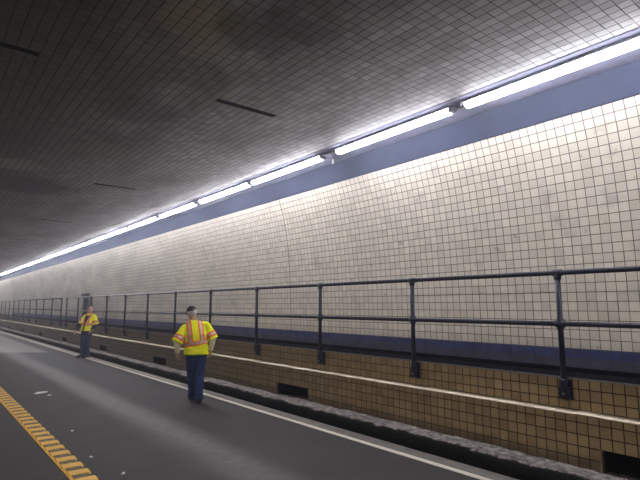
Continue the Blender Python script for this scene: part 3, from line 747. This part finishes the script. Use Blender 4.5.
    for i in (0, 1):
        s0, e = Vector(sh[i]), Vector(el[i])
        inn = Vector((pel.x*0.3 + chest.x*0.7, s0.y, s0.z-0.02))
        bm_limb(bm, [lerp(s0, inn, 0.5), s0, lerp(s0, e, 0.35)], [0.078, 0.076, 0.078], 16)
        bm_tube(bm, [s0, lerp(s0, e, 0.4), lerp(s0, e, 0.8), lerp(s0, e, 1.06)], [0.075, 0.084, 0.100, 0.110], 16)
    vm = remeshed('vest', bm, 0.0105, 4)
    for v in vm.vertices:
        c = v.co; k_ = min(1.0, max(0.25, (1.45-c.z)/0.35))
        v.co = c + v.normal*k_*(0.010*noise.noise(Vector((c.x*7, c.y*7, c.z*11))) + 0.006*noise.noise(Vector((c.x*18, c.y*18, c.z*15))))
    def in_gap(c):
        if not opt.get('open'): return False
        w_ = 0.035 + 0.10*max(0.0, min(1.0, (c.z-(hem+0.28))/0.30)); cx_ = lerp(pel, chest, (c.z-pel.z)/(chest.z-pel.z)).x
        return c.y > chest.y*0.5 + pel.y*0.5 + 0.03 and abs(c.x-cx_) < w_
    if opt.get('open'):
        bm = bmesh.new(); bm.from_mesh(vm); bmesh.ops.delete(bm, geom=[f for f in bm.faces if in_gap(f.calc_center_median())], context='FACES'); bm.to_mesh(vm); bm.free()
    vest = link('vest', vm, YEL, root)
    nf = len(vm.polygons); C_ = np.empty(nf*3, np.float32); vm.polygons.foreach_get('center', C_); C_ = C_.reshape(-1, 3)
    ax_ = pel.x + (chest.x-pel.x)*(C_[:, 2]-pel.z)/(chest.z-pel.z)
    def arm_t(i):
        s0, e = np.array(sh[i]), np.array(el[i]); d = e-s0; t = ((C_-s0) @ d)/(d @ d)
        return t, np.linalg.norm(C_-(s0+t[:, None]*d), axis=1), float(np.linalg.norm(d))
    arms = []; on_arm = np.zeros(nf, bool)
    for i, s in ((0, -1), (1, 1)):
        t, r, L_ = arm_t(i); m_arm = (t > 0.42) & (r < 0.135) & ((C_[:, 0]-ax_)*s > 0.19); arms.append((t, r, L_, m_arm)); on_arm |= m_arm
    bz = J['band']; zb_ = C_[:, 2]-bz-J.get('band_tilt', 0.0)*(C_[:, 0]-ax_)
    def waist_band(w_): return (np.abs(zb_) < w_) & ~on_arm
    def strap(s, w_): return (np.abs((C_[:, 0]-ax_)*s-0.105) < w_) & (zb_ > -0.02) & ~on_arm
    def cuff(i, w_): t, r, L_, m_arm = arms[i]; return (np.abs((t-0.72)*L_) < w_) & m_arm
    for nm, tst in (('waist_band', waist_band), ('shoulder_strap', lambda w_: strap(-1, w_)), ('shoulder_strap', lambda w_: strap(1, w_)), ('sleeve_band', lambda w_: cuff(0, w_)), ('sleeve_band', lambda w_: cuff(1, w_))):
        strip_from(vm, nm, tst(0.046), ORG, vest, 0.004)
        strip_from(vm, 'silver_tape', tst(0.018), SIL, vest, 0.007)
    # ---- hair and cap
    if opt.get('cap'):
        bm = bmesh.new(); bmesh.ops.create_uvsphere(bm, u_segments=28, v_segments=20, radius=1.0)
        bmesh.ops.delete(bm, geom=[f for f in bm.faces if not (-0.75 < f.calc_center_median().z < 0.45 and f.calc_center_median().y < 0.25 - 0.45*max(0, -f.calc_center_median().z))], context='FACES')
        for v in bm.verts: v.co = T(v.co.x*0.083, -0.014+v.co.y*0.103, 0.018+v.co.z*0.098)
        hm = from_bm('hair', bm, HAIR, root, True); md = hm.modifiers.new('t', 'SOLIDIFY'); md.thickness = 0.008; md.offset = 0
        bm = bmesh.new(); bmesh.ops.create_uvsphere(bm, u_segments=28, v_segments=20, radius=1.0)
        bmesh.ops.delete(bm, geom=[f for f in bm.faces if f.calc_center_median().z < 0.12], context='FACES')
        for v in bm.verts: v.co = T(v.co.x*0.090, -0.010+v.co.y*0.112, 0.024+v.co.z*0.104)
        cp = from_bm('cap', bm, CAPM, root, True); md = cp.modifiers.new('t', 'SOLIDIFY'); md.thickness = 0.006; md.offset = 0
        bm = bmesh.new(); A, B = [], []
        for i in range(13):
            a = math.pi*i/12; x = 0.082*math.cos(a); A.append(T(x, 0.055+0.03*math.sin(a), 0.038)); B.append(T(x*1.02, 0.07+0.105*math.sin(a), 0.030-0.012*abs(math.cos(a))))
        va = [bm.verts.new(p) for p in A]; vb = [bm.verts.new(p) for p in B]
        for i in range(12): bm.faces.new((va[i], va[i+1], vb[i+1], vb[i]))
        br = from_bm('brim', bm, CAPM, cp, True); md = br.modifiers.new('t', 'SOLIDIFY'); md.thickness = 0.005
        bm = bmesh.new(); bm_ellipsoid(bm, T(0.004, -0.119, 0.055), (0.026, 0.006, 0.010), Rh, 12); from_bm('back_strap', bm, SIL, cp, True)
        bm = bmesh.new(); bm_ellipsoid(bm, T(0, 0, 0.129), (0.008, 0.008, 0.005), Rh, 10); from_bm('button', bm, CAPM, cp, True)
    return root

# walker seen from behind (local +y is ahead of him)
VIEW1 = math.atan2(4.15, 8.74)
person((4.16, 8.86, 0), -math.radians(19), dict(
    pelvis=(0, 0, 0.93), chest=(-0.035, 0.01, 1.24), neck=(-0.06, 0.03, 1.48), head=(-0.105, 0.055, 1.625), head_yaw=math.radians(24), head_roll=math.radians(-10), head_pitch=math.radians(-4),
    shoulder=[(-0.225, 0.015, 1.345), (0.165, 0.015, 1.395)], elbow=[(-0.36, -0.05, 1.10), (0.29, -0.04, 1.14)], wrist=[(-0.335, 0.06, 0.895), (0.265, 0.05, 0.925)],
    hip=[(-0.088, 0, 0.88), (0.088, 0, 0.88)], knee=[(-0.062, 0.16, 0.49), (0.072, 0.0, 0.48)], ankle=[(-0.025, 0.24, 0.085), (0.055, -0.13, 0.085)], foot=[(-0.12, 1, 0), (0.12, 1, 0)],
    hem=0.86, band=1.075, band_tilt=0.16), SK1, dict(jeans=JEAN1, sleeve=CREAM, cap=True, girth=1.06),
    'person in yellow high visibility vest, black cap and jeans walking away, seen from behind')
# far figure facing the camera and the road
person((4.72, 18.75, 0), math.radians(120), dict(
    pelvis=(0, 0.02, 0.93), chest=(0.0, -0.06, 1.25), neck=(0.0, -0.10, 1.485), head=(0.0, -0.095, 1.615), head_yaw=math.radians(15), head_pitch=math.radians(6),
    shoulder=[(-0.19, -0.09, 1.40), (0.19, -0.09, 1.40)], elbow=[(-0.26, -0.11, 1.13), (0.24, 0.03, 1.14)], wrist=[(-0.24, 0.06, 0.95), (0.29, 0.22, 0.93)],
    hip=[(-0.088, 0.02, 0.88), (0.088, 0.02, 0.88)], knee=[(-0.095, 0.06, 0.48), (0.10, 0.07, 0.48)], ankle=[(-0.09, 0.0, 0.085), (0.10, 0.03, 0.085)], foot=[(-0.2, 1, 0), (0.3, 1, 0)],
    hem=0.90, band=1.12), SK2, dict(jeans=JEAN2, sleeve=DSH, open=True, girth=1.02),
    'bald person in open yellow vest over dark shirt standing by the kerb')
